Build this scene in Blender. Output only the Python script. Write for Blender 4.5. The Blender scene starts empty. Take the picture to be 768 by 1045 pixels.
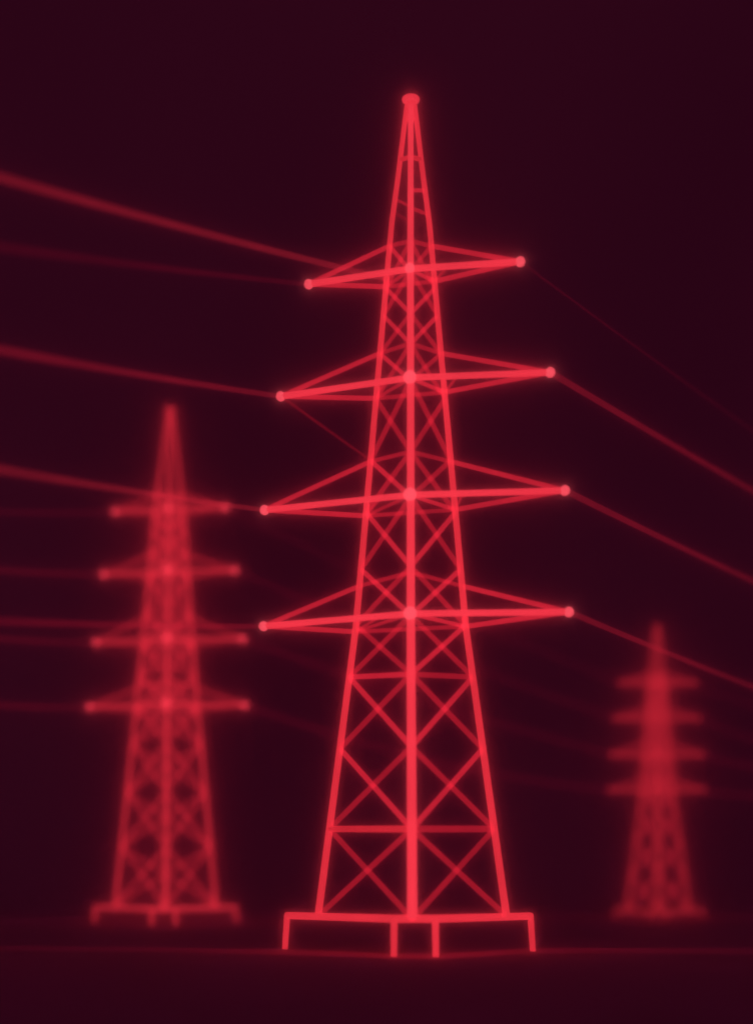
import bpy, bmesh, math
from mathutils import Vector

# ------------------------------------------------------------------ camera --
F = 1400.0 * 752 / 768            # focal length in pixels of the 752 px wide frame
W, H = 752.0, 1024.0
K = 752.0 / 768.0                 # survey sheet (768 wide) -> frame
CAMZ = 2.80                       # eye height, m
HOR = 910.0                       # horizon row on the survey sheet
FOCAL = 1400.0                    # the same focal length in survey units
D1, D2, D3 = 64.0, 122.0, 148.0   # distance of the three pylons, m

scene = bpy.context.scene
col = scene.collection

cam_data = bpy.data.cameras.new('camera')
cam = bpy.data.objects.new('camera', cam_data)
col.objects.link(cam)
cam.location = (0, 0, CAMZ)
cam.rotation_euler = (math.radians(90), 0, 0)
cam_data.sensor_fit = 'VERTICAL'
cam_data.sensor_height = 36.0
cam_data.sensor_width = 36.0 * W / H
cam_data.lens = 36.0 * FOCAL / 1045.0
cam_data.shift_y = (HOR - 522.5) / 1045.0
cam_data.clip_start = 0.1
cam_data.clip_end = 5000
cam_data.dof.use_dof = True
cam_data.dof.focus_distance = 66.0
cam_data.dof.aperture_fstop = (cam_data.lens / 1000.0) / 1.12
cam_data.dof.aperture_blades = 0
scene.camera = cam


def at(px, py, d):
    """world point seen at survey position (px, py) standing d metres away"""
    return Vector(((px - 384.0) / FOCAL * d, d, CAMZ + (HOR - py) / FOCAL * d))


def at_z(px, z, d):
    return Vector(((px - 384.0) / FOCAL * d, d, z))


# --------------------------------------------------------------- materials --
def neon(name, rgb, strength, flicker=0.12, clear=False):
    """tinted tube that gives off light, a little uneven along its length;
    clear: a clear tube of glowing gas, what is behind it shines through"""
    m = bpy.data.materials.new(name)
    m.use_nodes = True
    nt = m.node_tree
    b = nt.nodes['Principled BSDF']
    b.inputs['Base Color'].default_value = (0.10, 0.008, 0.012, 1)
    b.inputs['Roughness'].default_value = 0.45
    b.inputs['Emission Color'].default_value = (*rgb, 1)
    tc = nt.nodes.new('ShaderNodeTexCoord')
    n = nt.nodes.new('ShaderNodeTexNoise')
    n.inputs['Scale'].default_value = 0.35
    n.inputs['Detail'].default_value = 2.0
    nt.links.new(tc.outputs['Object'], n.inputs['Vector'])
    mr = nt.nodes.new('ShaderNodeMapRange')
    mr.inputs['From Min'].default_value = 0.3
    mr.inputs['From Max'].default_value = 0.7
    mr.inputs['To Min'].default_value = strength * (1 - flicker)
    mr.inputs['To Max'].default_value = strength * (1 + flicker)
    nt.links.new(n.outputs['Fac'], mr.inputs['Value'])
    if clear:
        nt.nodes.remove(b)
        mr.inputs['To Min'].default_value *= 0.5      # the near and the far wall of the tube both shine
        mr.inputs['To Max'].default_value *= 0.5
        e = nt.nodes.new('ShaderNodeEmission')
        e.inputs['Color'].default_value = (*rgb, 1)
        nt.links.new(mr.outputs['Result'], e.inputs['Strength'])
        t = nt.nodes.new('ShaderNodeBsdfTransparent')
        t.inputs['Color'].default_value = (0.93, 0.93, 0.93, 1)
        ad = nt.nodes.new('ShaderNodeAddShader')
        nt.links.new(e.outputs[0], ad.inputs[0])
        nt.links.new(t.outputs[0], ad.inputs[1])
        nt.links.new(ad.outputs[0], nt.nodes['Material Output'].inputs['Surface'])
        return m
    nt.links.new(mr.outputs['Result'], b.inputs['Emission Strength'])
    return m


M_HOT = neon('neon_node', (1.0, 0.085, 0.12), 1.25, 0.03)
M_BRIGHT = neon('neon_bright', (0.95, 0.040, 0.066), 1.15, 0.06)
M_LEG = neon('neon_leg', (0.90, 0.032, 0.054), 1.05, 0.08)
M_MID = neon('neon_mid', (0.80, 0.024, 0.042), 0.85, 0.10)
M_SOFT = neon('neon_soft', (0.75, 0.018, 0.036), 0.90, 0.12, True)
M_DIM = neon('neon_dim', (0.70, 0.014, 0.030), 0.60, 0.15, True)
M_FAINT = neon('neon_faint', (0.62, 0.010, 0.025), 0.24, 0.2, True)
M_FAR = neon('neon_far', (0.80, 0.026, 0.046), 0.78, 0.10)
M_FAR_SOFT = neon('neon_far_soft', (0.78, 0.020, 0.038), 0.85, 0.12, True)
M_LEFT = neon('neon_left', (0.85, 0.028, 0.050), 0.98, 0.10)
M_LEFT_SOFT = neon('neon_left_soft', (0.80, 0.022, 0.040), 0.72, 0.12, True)
M_LEFT_HOT = neon('neon_left_node', (1.0, 0.045, 0.075), 1.7, 0.05)


# ------------------------------------------------------------------- tools --
def mesh_obj(name, bm, mats, parent=None):
    me = bpy.data.meshes.new(name)
    bm.to_mesh(me)
    bm.free()
    for p in me.polygons:
        p.use_smooth = True
    o = bpy.data.objects.new(name, me)
    col.objects.link(o)
    for m in (mats if isinstance(mats, (list, tuple)) else [mats]):
        me.materials.append(m)
    if parent is not None:
        o.parent = parent
    return o


def tube(bm, pts, r, mat=0, n=10, r_end=None, cap=True):
    """round tube through the points, rounded at both ends"""
    pts = [Vector(p) for p in pts]
    out = []
    rr = []
    m = len(pts)
    for i, p in enumerate(pts):
        t = i / (m - 1)
        rr.append(r if r_end is None else r + (r_end - r) * t)
    if cap:
        d0 = (pts[1] - pts[0]).normalized()
        d1 = (pts[-1] - pts[-2]).normalized()
        a, b = rr[0], rr[-1]
        pts = [pts[0] - d0 * a * .55, pts[0] - d0 * a * .3] + pts + [pts[-1] + d1 * b * .3, pts[-1] + d1 * b * .55]
        rr = [a * .45, a * .85] + rr + [b * .85, b * .45]
    m = len(pts)
    d = (pts[-1] - pts[0]).normalized()
    up = Vector((0, 1, 0)) if abs(d.y) < 0.8 else Vector((0, 0, 1))
    for i, p in enumerate(pts):
        if i == 0:
            t = pts[1] - pts[0]
        elif i == m - 1:
            t = pts[-1] - pts[-2]
        else:
            t = (pts[i + 1] - pts[i]).normalized() + (pts[i] - pts[i - 1]).normalized()
        t.normalize()
        u = t.cross(up).normalized()
        v = t.cross(u).normalized()
        out.append([bm.verts.new(p + (u * math.cos(2 * math.pi * k / n) + v * math.sin(2 * math.pi * k / n)) * rr[i])
                    for k in range(n)])
    for a, b in zip(out[:-1], out[1:]):
        for k in range(n):
            f = bm.faces.new((a[k], a[(k + 1) % n], b[(k + 1) % n], b[k]))
            f.material_index = mat
    for ring in (out[0], out[-1]):
        f = bm.faces.new(ring)
        f.material_index = mat
    return bm


def ball(bm, c, r, seg=16, ring=10):
    s = bmesh.ops.create_uvsphere(bm, u_segments=seg, v_segments=ring, radius=r)
    for v in s['verts']:
        v.co += Vector(c)


def lathe(bm, c, prof, n=24):
    rings = [[bm.verts.new((c[0] + r * math.cos(2 * math.pi * k / n), c[1] + r * math.sin(2 * math.pi * k / n), c[2] + z))
              for k in range(n)] for r, z in prof]
    for a, b in zip(rings[:-1], rings[1:]):
        for k in range(n):
            bm.faces.new((a[k], a[(k + 1) % n], b[(k + 1) % n], b[k]))
    bm.faces.new(rings[0])
    bm.faces.new(rings[-1])


def lerp_table(tab, y):
    if y <= tab[0][0]:
        return tab[0][1]
    for (a, va), (b, vb) in zip(tab[:-1], tab[1:]):
        if y <= b:
            return va + (vb - va) * (y - a) / (b - a)
    return tab[-1][1]


def tag(o, label, cat, group=None, kind=None):
    if label:
        o['label'] = label
    if cat:
        o['category'] = cat
    if group:
        o['group'] = group
    if kind:
        o['kind'] = kind


# ------------------------------------------------------------------ pylons --
def build_pylon(label, D, cx, hw, ymap, arms, frame, foot_y, skew, detail=True, rs=1.0, q=1.0,
                MB=None, ML=None, MS=None, MD=None, MH=None, rear=False):
    """Three-legged lattice pylon: one leg towards the camera, two behind it.
    hw    half width between the outer legs over height
    ymap  from the near pylon's rows to this pylon's rows
    arms  (left tip x, y, right tip x, y, front node y) for each crossarm
    """
    s = D / FOCAL
    MB, ML, MS, MD, MH = MB or M_BRIGHT, ML or M_LEG, MS or M_SOFT, MD or M_DIM, MH or M_HOT
    Y = lambda y: lerp_table(ymap, y)

    def cxa(y):
        return lerp_table(cx, y)

    def w(y):
        return lerp_table(hw, y)

    def dL(y): return D + skew * w(y) * s
    def dR(y): return D - skew * w(y) * s
    def dF(y): return D - 1.4 * w(y) * s

    zt = CAMZ + (HOR - foot_y) / FOCAL * D
    base = Vector(((cxa(2000) - 384) / FOCAL * D, D, zt))
    root = bpy.data.objects.new('lattice_pylon', None)
    col.objects.link(root)
    root.empty_display_size = 2
    root.location = base
    tag(root, label, 'pylon', 'glowing lattice pylons of the power line')

    def PL(y, z=None):
        p = at(cxa(y) - w(y), y, dL(y))
        return p - base

    def PR(y):
        return at(cxa(y) + w(y), y, dR(y)) - base

    def PF(y, dx=0.0):
        return at(cxa(y) + dx, y, dF(y)) - base

    def zof(p): return p.z + base.z

    def y_at(z, side):
        # row of the leg of the given side at world height z
        y = HOR - (z - CAMZ) * FOCAL / D
        for _ in range(6):
            d = {'L': dL, 'R': dR, 'F': dF}[side](y)
            y = HOR - (z - CAMZ) * FOCAL / d
        return y

    def R(px):   # tube radius for a width seen on the near pylon
        return px * 0.5 * (64.0 / FOCAL) * rs

    # legs
    yb, ym, yt = Y(935), Y(640), Y(108)
    ks = [yb, Y(900), Y(800), Y(720), ym, Y(560), Y(500), Y(400), Y(300), Y(228), Y(180), yt]
    for fn, wd0, wd1 in ((PL, 7.6, 5.0), (PR, 7.6, 5.0), (PF, 9.6, 5.4)):
        bm = bmesh.new()
        tube(bm, [fn(y) for y in ks], R(wd0), r_end=R(wd1), n=12)
        mesh_obj('leg', bm, MB if fn is PF else ML, root)

    # bracing panels on the two faces seen: (outer row, front row) at the bottom and at the top
    lv = [(935, 938), (846, 846), (764, 762), (691, 688), (638, 628), (581, 578), (523, 507),
          (470, 461), (407, 388), (361, 351), (322, 320), (294, 277), (251, 246)]
    for i in range(len(lv) - 1):
        (o0, f0), (o1, f1) = lv[i], lv[i + 1]
        r = R(5.4 if i < 3 else 5.0 if i < 8 else 4.4)
        big = i in (1, 3, 6, 8, 11)      # panels where the falling bar of the left face shines more
        for side, PO in (('L', PL), ('R', PR)):
            bm = bmesh.new()
            hot_fall = (i in (1, 2, 4, 5, 6, 8, 9, 10, 11)) if side == 'L' else False
            hot_rise = False if side == 'L' else (i in (1, 2, 3, 4, 5, 10, 9))
            tube(bm, [PO(Y(o1)), PF(Y(f0))], r, mat=1 if hot_fall else 0, n=8)
            tube(bm, [PO(Y(o0)), PF(Y(f1))], r, mat=1 if hot_rise and side == 'R' else 0, n=8)
            if side == 'R':
                # the bar falling from the front leg to the outer leg is the duller one here
                bm.free()
                bm = bmesh.new()
                tube(bm, [PO(Y(o1)), PF(Y(f0))], r, mat=1 if hot_rise else 0, n=8)
                tube(bm, [PO(Y(o0)), PF(Y(f1))], r, mat=0, n=8)
            mesh_obj('cross_brace', bm, [MD, MS], root)
    if rear:
        for i in range(11):
            (o0, f0), (o1, f1) = lv[i], lv[i + 1]
            bm = bmesh.new()
            tube(bm, [PL(Y(o0)), PR(Y(o1))], R(4.4), mat=0, n=8)
            tube(bm, [PR(Y(o0)), PL(Y(o1))], R(4.4), mat=0, n=8)
            mesh_obj('cross_brace', bm, [MD], root)
    # horizontal girts
    for (o, f, wd, ml, mr_) in ((846, 846, 6.4, M_MID, M_DIM), (691, 688, 5.2, M_SOFT, M_DIM),
                                (163, 160, 4.6, M_MID, M_MID)) if detail else ():
        for PO, mm in ((PL, ml), (PR, mr_)):
            bm = bmesh.new()
            tube(bm, [PO(Y(o)), PF(Y(f))], R(wd), n=8)
            mesh_obj('girt', bm, mm, root)
    if detail:
        bm = bmesh.new()
        tube(bm, [PF(Y(194)), PR(Y(194.5))], R(3.6), n=8)
        mesh_obj('girt', bm, M_SOFT, root)
        bm = bmesh.new()
        tube(bm, [PF(Y(175)), PR(Y(177))], R(2.6), n=8)
        mesh_obj('girt', bm, M_FAINT, root)
        bm = bmesh.new()
        tube(bm, [PL(Y(203)), PF(Y(211))], R(2.8), n=8)
        tube(bm, [PF(Y(212)), PR(Y(219))], R(3.4), n=8)
        mesh_obj('peak_brace', bm, M_DIM, root)
        bm = bmesh.new()
        tube(bm, [PL(Y(217)), PF(Y(226))], R(2.8), n=8)
        mesh_obj('peak_brace', bm, M_FAINT, root)

    # peak: neck and cap
    s = s * q
    top = (PL(yt) + PR(yt) + PF(yt)) / 3
    bm = bmesh.new()
    r = s * 4.6
    lathe(bm, top + Vector((0, 0, -s * 16)), [(r * .8, 0), (r * 1.05, s * 6), (r * 1.0, s * 12), (r * .95, s * 19)])
    mesh_obj('neck', bm, ML, root)
    bm = bmesh.new()
    c = top + Vector((0, 0, s * 3.2))
    lathe(bm, c, [(s * 5.5, s * 1.4), (s * 8.8, s * 2.0), (s * 9.0, s * 2.8), (s * 9.0, s * 3.9), (s * 8.4, s * 4.6), (s * 5.0, s * 5.3), (s * 1, s * 5.4)])
    mesh_obj('peak_cap', bm, MB, root)

    s = D / FOCAL
    # crossarms
    upper = [(251, 246), (360.5, 350.5), (471, 461), (598, 584)]
    for k, (lx, ly, rx, ry, fy) in enumerate(arms):
        z = CAMZ + (HOR - fy) / FOCAL * dF(fy)
        dl = (z - CAMZ) * FOCAL / (HOR - ly)
        dr = (z - CAMZ) * FOCAL / (HOR - ry)
        TL = at(lx, ly, dl) - base
        TR = at(rx, ry, dr) - base
        node = PF(fy)
        bm = bmesh.new()
        fwd = Vector((0, -R(3.0), 0))
        tube(bm, [TL, node + fwd], R(6.2 if detail else 5.0), n=10)
        tube(bm, [node + fwd, TR], R(6.2 if detail else 5.0), n=10)
        arm = mesh_obj('crossarm', bm, MB, root)
        yl, yr = y_at(z, 'L'), y_at(z, 'R')
        bm = bmesh.new()
        tube(bm, [TL, PL(yl)], R(5.0), mat=0, n=8)
        tube(bm, [PL(yl), PR(yr)], R(4.2), mat=1, n=8)
        tube(bm, [PR(yr), TR], R(5.0), mat=0, n=8)
        mesh_obj('rear_chord', bm, [MS, MD], arm)
        uo, uf = upper[k]
        bm = bmesh.new()
        tube(bm, [TL, PL(Y(uo))], R(4.9), mat=0, n=8)
        tube(bm, [PL(Y(uo)), PF(Y(uf))], R(4.2), mat=1, n=8)
        tube(bm, [PF(Y(uf)), PR(Y(uo))], R(4.2), mat=1, n=8)
        tube(bm, [PR(Y(uo)), TR], R(4.9), mat=0, n=8)
        mesh_obj('upper_chord', bm, [MS, MD], arm)
        # short horizontal struts tying the front beam to the legs
        bm = bmesh.new()
        tube(bm, [node, PR(yr)], R(4.0), mat=1, n=8)
        tube(bm, [node, PL(yl)], R(3.4), mat=0, n=8)
        if detail:
            a = TL.lerp(node, 0.80 if k else 0.72)
            tube(bm, [a, PL(yl)], R(2.4), mat=0, n=8)
            b = TR.lerp(node, 0.66)
            tube(bm, [b, PR(yr)], R(2.6), mat=0, n=8)
        mesh_obj('arm_strut', bm, [MD, MS], arm)
        for T in (TL, TR):
            bm = bmesh.new()
            ball(bm, T, R(9.8 if detail else 12.0))
            mesh_obj('arm_tip', bm, MH, arm)
        bm = bmesh.new()
        ball(bm, node + Vector((-R(1.5), -R(6), 0)), R(13.0 if k else 10.0))
        mesh_obj('joint', bm, MH, arm)
        arms_out.append((TL + base, TR + base, node + base))
        if detail and k == 1:
            bm = bmesh.new()
            tube(bm, [TL, PL(Y(470))], R(3.0), n=8)
            mesh_obj('tie_rod', bm, M_FAINT, root)

    # base frame on four feet
    xl, xr, fxl, fxr, fy_, ff = frame          # outer corners, front corners, row of the frame, front depth factor
    zf = CAMZ + (HOR - fy_) / FOCAL * D * 1.017
    cl = at_z(xl, zf, D * (1.0 + 0.036 + skew * .05)) - base
    cr = at_z(xr, zf, D * (1.0 + 0.036 - skew * .05)) - base
    cl.x = (xl - 384) / FOCAL * D * (1.0 + 0.036 + skew * .05) - base.x
    a = at_z(fxl, zf, D * ff) - base
    b = at_z(fxr, zf, D * ff) - base
    bm = bmesh.new()
    tube(bm, [cl, a], R(7.6), n=12)
    tube(bm, [a, b], R(7.6), n=12)
    tube(bm, [b, cr], R(7.6), n=12)
    fr = mesh_obj('base_frame', bm, ML, root)
    cc = (cl + cr + a + b) / 4
    for p in (cl, cr, a, b):
        q = Vector((p.x + (p.x - cc.x) * 0.02, p.y, 0.0))
        bm = bmesh.new()
        tube(bm, [p, q], R(6.6), r_end=R(6.0), n=12)
        mesh_obj('foot', bm, ML, fr)
    if not detail:
        bm = bmesh.new()
        ball(bm, (a + b) / 2 + Vector((0, 0, R(3))), R(15))
        mesh_obj('joint', bm, MB, fr)
    return root


arms_out = []
ident = [(0, 0), (1100, 1100)]
A1 = [(315, 290, 530.5, 267, 275), (286.5, 404.5, 561, 380, 386), (270, 520.5, 576, 500.5, 505.5), (269, 639, 580, 624.5, 626.5)]
build_pylon('tall sharp bright red glowing lattice pylon standing nearest in the middle, on a low frame', D1,
            [(100, 419), (280, 418.6), (640, 419), (935, 420.5)],
            [(108, 4.0), (161, 10.2), (228, 19.2), (640, 56.0), (935, 96.0)],
            ident, A1, (293, 541, 402, 444, 935, 0.922), 974, 0.25)
front_arms = arms_out
arms_out = []
A2 = [(118, 522, 230, 518, 518.5), (106, 586, 239.5, 582, 582), (98.5, 655.5, 247.5, 652, 651.5), (92, 721.5, 249.5, 719.5, 718)]
build_pylon('blurred red pylon standing behind on the left, in between the other two in size', D2,
            [(415, 174), (720, 170.5), (922, 169)],
            [(419, 2.0), (520, 14.5), (583, 19.5), (653, 25), (720, 31), (922, 51)],
            [(100, 417), (278, 520), (392, 583), (510, 653), (632, 720), (935, 924), (974, 942)],
            A2, (98, 240, 155, 179, 926, 0.93), 941, 0.08, detail=False, rs=1.1, q=.62,
            MB=M_LEFT, ML=M_LEFT, MS=M_LEFT_SOFT, MD=M_LEFT_SOFT, MH=M_LEFT_HOT, rear=True)
left_arms = arms_out
arms_out = []
A3 = [(633.5, 697, 707.5, 697, 696.5), (628, 733, 711.5, 733, 732.5), (625, 770, 714.5, 770, 769.5), (623.5, 806, 715.5, 806, 805.5)]
build_pylon('smallest and most blurred red pylon standing far off on the right', D3,
            [(637, 670), (928, 671)],
            [(641, 1.5), (697, 8), (733, 10.5), (770, 13), (806, 15.5), (928, 32)],
            [(100, 639), (278, 697), (392, 733), (510, 770), (632, 806), (935, 928), (974, 937)],
            A3, (629, 715, 663, 679, 929, 0.95), 937, 0.0, detail=False, rs=1.0, q=.4,
            MB=M_FAR, ML=M_FAR, MS=M_FAR_SOFT, MD=M_FAR_SOFT, MH=M_LEFT)
right_arms = arms_out


# ------------------------------------------------------------------ cables --
def cable(label, p0, p1, mat, r, sag=0.0, extend=0.0):
    """hanging cable from p0 to p1; extend carries it on past p1"""
    pts = []
    n = 28
    e = 1 + extend
    for i in range(n + 1):
        t = e * i / n
        p = p0.lerp(p1, min(t, 1)) if t <= 1 else p0 + (p1 - p0) * t
        p = p0 + (p1 - p0) * t
        p.z -= sag * 4 * t * (1 - t)
        pts.append(p)
    bm = bmesh.new()
    tube(bm, pts, r, n=8, cap=False)
    for v in bm.verts:
        v.co -= p0
    o = mesh_obj('power_cable', bm, mat)
    o.location = p0
    tag(o, label, 'cable', 'power cables strung between the pylons')
    return o


def cab(name, rgb, st):
    return neon(name, rgb, st, 0.12, True)


C_A = cab('cable_bright', (0.80, 0.025, 0.05), 0.24)
C_B = cab('cable_mid', (0.80, 0.02, 0.05), 0.20)
C_C = cab('cable_dim', (0.80, 0.015, 0.05), 0.14)
C_E = cab('cable_faintest', (0.80, 0.012, 0.06), 0.065)
C_D = cab('cable_faint', (0.80, 0.012, 0.06), 0.10)

order = ['top', 'second', 'third', 'lowest']
# near pylon, running left towards the viewer
cable('thickest blurred cable, from beside the top crossarm up to the left edge', at(392, 284, 65.5),
      at(0, 181, 44), C_A, 0.13, 0.08, .35)
for k, (y, d, m, r) in enumerate([(252, 42, C_E, .10), (357, 44, C_B, .11), (479, 44, C_A, .10), (634, 46, C_C, .10)]):
    cable('cable running left to the picture edge from the %s crossarm of the nearest pylon' % order[k],
          front_arms[k][0], at(0, y, d), m, r, 0.06, .35)
# near pylon, running right and away
for k, (y, d, m, r) in enumerate([(440, 92, C_E, .05), (501, 92, C_B, .14), (593, 92, C_B, .14), (701, 92, C_B, .13)]):
    cable('cable sloping down right from the %s crossarm of the nearest pylon' % order[k],
          front_arms[k][1], at(768, y, d), m, r, 0.05, .5)
# left pylon, running left
for k, (y, m, r) in enumerate([(522, C_D, .12), (581, C_C, .16), (651, C_C, .16), (719, C_C, .16)]):
    cable('faint cable running left from the %s crossarm of the blurred left pylon' % order[k],
          left_arms[k][0], at(-10, y, 105), m, r, 0.1, .5)
# left pylon to right pylon
for k, (m, r, sg) in enumerate([(C_D, .09, .5), (C_D, .14, .5), (C_D, .17, .5), (C_D, .19, 1.2)]):
    cable('very faint cable slung between the %s crossarms of the two blurred pylons' % order[k],
          left_arms[k][1], right_arms[k][0], m, r, sg)
# right pylon, running right
for k, (y, m, r) in enumerate([(722, C_D, .10), (757, C_D, .14), (784, C_D, .18), (813, C_D, .18)]):
    cable('faint cable leaving the %s crossarm of the smallest pylon rightwards' % order[k],
          right_arms[k][1], at(775, y, 150), m, r, 0.1, .5)

# ---------------------------------------------------- added glow strips on the ground --
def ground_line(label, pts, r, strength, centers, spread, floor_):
    m = bpy.data.materials.new('ground_glow_strip')
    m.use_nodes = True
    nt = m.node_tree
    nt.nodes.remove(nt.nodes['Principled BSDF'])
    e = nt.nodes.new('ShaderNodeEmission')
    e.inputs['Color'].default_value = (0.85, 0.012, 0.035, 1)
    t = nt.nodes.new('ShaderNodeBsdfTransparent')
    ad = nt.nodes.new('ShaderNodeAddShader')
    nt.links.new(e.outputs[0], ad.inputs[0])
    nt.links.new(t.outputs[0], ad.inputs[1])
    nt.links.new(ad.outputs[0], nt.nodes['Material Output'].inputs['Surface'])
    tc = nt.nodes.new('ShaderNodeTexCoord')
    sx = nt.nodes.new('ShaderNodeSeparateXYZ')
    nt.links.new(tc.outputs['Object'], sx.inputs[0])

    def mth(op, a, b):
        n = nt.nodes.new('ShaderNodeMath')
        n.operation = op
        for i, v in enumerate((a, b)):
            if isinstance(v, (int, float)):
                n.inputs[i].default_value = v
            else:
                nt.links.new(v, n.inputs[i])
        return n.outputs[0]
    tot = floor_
    for c in centers:          # strip glow fades away from each pylon, imitating its light on the ground
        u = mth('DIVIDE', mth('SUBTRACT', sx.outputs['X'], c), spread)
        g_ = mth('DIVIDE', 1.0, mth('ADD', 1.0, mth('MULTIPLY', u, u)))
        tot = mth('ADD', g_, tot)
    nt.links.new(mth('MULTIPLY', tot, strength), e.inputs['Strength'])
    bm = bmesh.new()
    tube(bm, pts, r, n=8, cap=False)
    o = mesh_obj('ground_glow_strip', bm, m)
    tag(o, label, 'cable', 'dim glowing strips added as light on the ground')


ground_line('dim glowing strip added as the pool of light along the feet of the nearest pylon',
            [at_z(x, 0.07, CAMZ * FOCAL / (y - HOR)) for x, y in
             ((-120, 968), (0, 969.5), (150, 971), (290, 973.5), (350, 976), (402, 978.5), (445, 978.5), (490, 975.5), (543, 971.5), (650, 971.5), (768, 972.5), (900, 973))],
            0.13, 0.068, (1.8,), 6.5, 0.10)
ground_line('very dim glowing strip added as light on the far ground past the two blurred pylons',
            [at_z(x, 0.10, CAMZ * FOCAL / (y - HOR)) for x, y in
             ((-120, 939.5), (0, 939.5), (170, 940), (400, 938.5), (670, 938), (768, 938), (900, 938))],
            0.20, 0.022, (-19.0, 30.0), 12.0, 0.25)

# ------------------------------------------------------------------ ground --
gm = bpy.data.materials.new('soil')
gm.use_nodes = True
nt = gm.node_tree
b = nt.nodes['Principled BSDF']
b.inputs['Roughness'].default_value = 0.9
b.inputs['Specular IOR Level'].default_value = 0.1
tc = nt.nodes.new('ShaderNodeTexCoord')
n1 = nt.nodes.new('ShaderNodeTexNoise')
n1.inputs['Scale'].default_value = 0.25
n1.inputs['Detail'].default_value = 6
nt.links.new(tc.outputs['Object'], n1.inputs['Vector'])
cr = nt.nodes.new('ShaderNodeValToRGB')
cr.color_ramp.elements[0].position = 0.3
cr.color_ramp.elements[0].color = (0.32, 0.30, 0.30, 1)
cr.color_ramp.elements[1].position = 0.75
cr.color_ramp.elements[1].color = (0.40, 0.375, 0.375, 1)
nt.links.new(n1.outputs['Fac'], cr.inputs['Fac'])
nt.links.new(cr.outputs['Color'], b.inputs['Base Color'])

bm = bmesh.new()
NX, NY = 90, 120
vs = []
for j in range(NY + 1):
    v = -20 + 430 * (j / NY) ** 1.6
    row = []
    for i in range(NX + 1):
        u = (i / NX * 2 - 1)
        x = 260 * u * abs(u) ** 0.4
        z = -0.03 + 0.025 * math.sin(x * .21 + v * .13) + 0.02 * math.sin(x * .47 - v * .31 + 1)
        row.append(bm.verts.new((x, v, z)))
    vs.append(row)
for j in range(NY):
    for i in range(NX):
        bm.faces.new((vs[j][i], vs[j][i + 1], vs[j + 1][i + 1], vs[j + 1][i]))
g = mesh_obj('ground', bm, gm)
tag(g, 'dark bare ground with a faint red pool of light under each pylon', 'ground', kind='structure')

# -------------------------------------------------------------------- haze --
hm = bpy.data.materials.new('haze')
hm.use_nodes = True
nt = hm.node_tree
nt.nodes.clear()
out = nt.nodes.new('ShaderNodeOutputMaterial')
pv = nt.nodes.new('ShaderNodeVolumePrincipled')
pv.inputs['Color'].default_value = (0.99, 0.985, 0.99, 1)
pv.inputs['Density'].default_value = 0.0135
pv.inputs['Anisotropy'].default_value = 0.9968
nt.links.new(pv.outputs['Volume'], out.inputs['Volume'])
bm = bmesh.new()
bmesh.ops.create_cube(bm, size=1)
for v in bm.verts:
    v.co = Vector((v.co.x * 530, v.co.y * 450 + 195, -1.2 + (v.co.z + .5) * 58))
hz = mesh_obj('haze', bm, hm)
for p in hz.data.polygons:
    p.use_smooth = False
tag(hz, 'thin night haze that gives every glowing line a soft halo', 'haze', kind='stuff')

# ----------------------------------------------------------------- lights --
world = bpy.data.worlds.new('World')
scene.world = world
world.use_nodes = True
nt = world.node_tree
bg = nt.nodes['Background']
tc = nt.nodes.new('ShaderNodeTexCoord')
nz = nt.nodes.new('ShaderNodeTexNoise')
nz.inputs['Scale'].default_value = 3.0
nz.inputs['Detail'].default_value = 1.5
nt.links.new(tc.outputs['Generated'], nz.inputs['Vector'])
cr = nt.nodes.new('ShaderNodeValToRGB')
cr.color_ramp.elements[0].position = 0.35
cr.color_ramp.elements[0].color = (0.0205, 0.0012, 0.0072, 1)
cr.color_ramp.elements[1].position = 0.70
cr.color_ramp.elements[1].color = (0.0270, 0.0020, 0.0090, 1)
nt.links.new(nz.outputs['Fac'], cr.inputs['Fac'])
nt.links.new(cr.outputs['Color'], bg.inputs['Color'])
bg.inputs['Strength'].default_value = 1.0

sd = bpy.data.lights.new('ground_fill', 'SUN')  # unseen maroon fill lamp, added to lift the ground to the sky colour
sd.energy = 0.155
sd.angle = math.radians(12)
sd.color = (0.76, 0.048, 0.29)
ground_fill_lamp = bpy.data.objects.new('ground_fill', sd)
col.objects.link(ground_fill_lamp)
ground_fill_lamp.rotation_euler = (math.radians(25), math.radians(10), 0)

# ------------------------------------------------------------------ render --
scene.render.engine = 'CYCLES'
cy = scene.cycles
cy.use_denoising = True
cy.max_bounces = 24
cy.volume_bounces = 18
cy.transparent_max_bounces = 48
cy.diffuse_bounces = 2
cy.sample_clamp_indirect = 0
cy.use_adaptive_sampling = False
vs_ = scene.view_settings
vs_.view_transform = 'Standard'
vs_.look = 'None'
vs_.exposure = 0
vs_.gamma = 1
vs_.use_curve_mapping = False
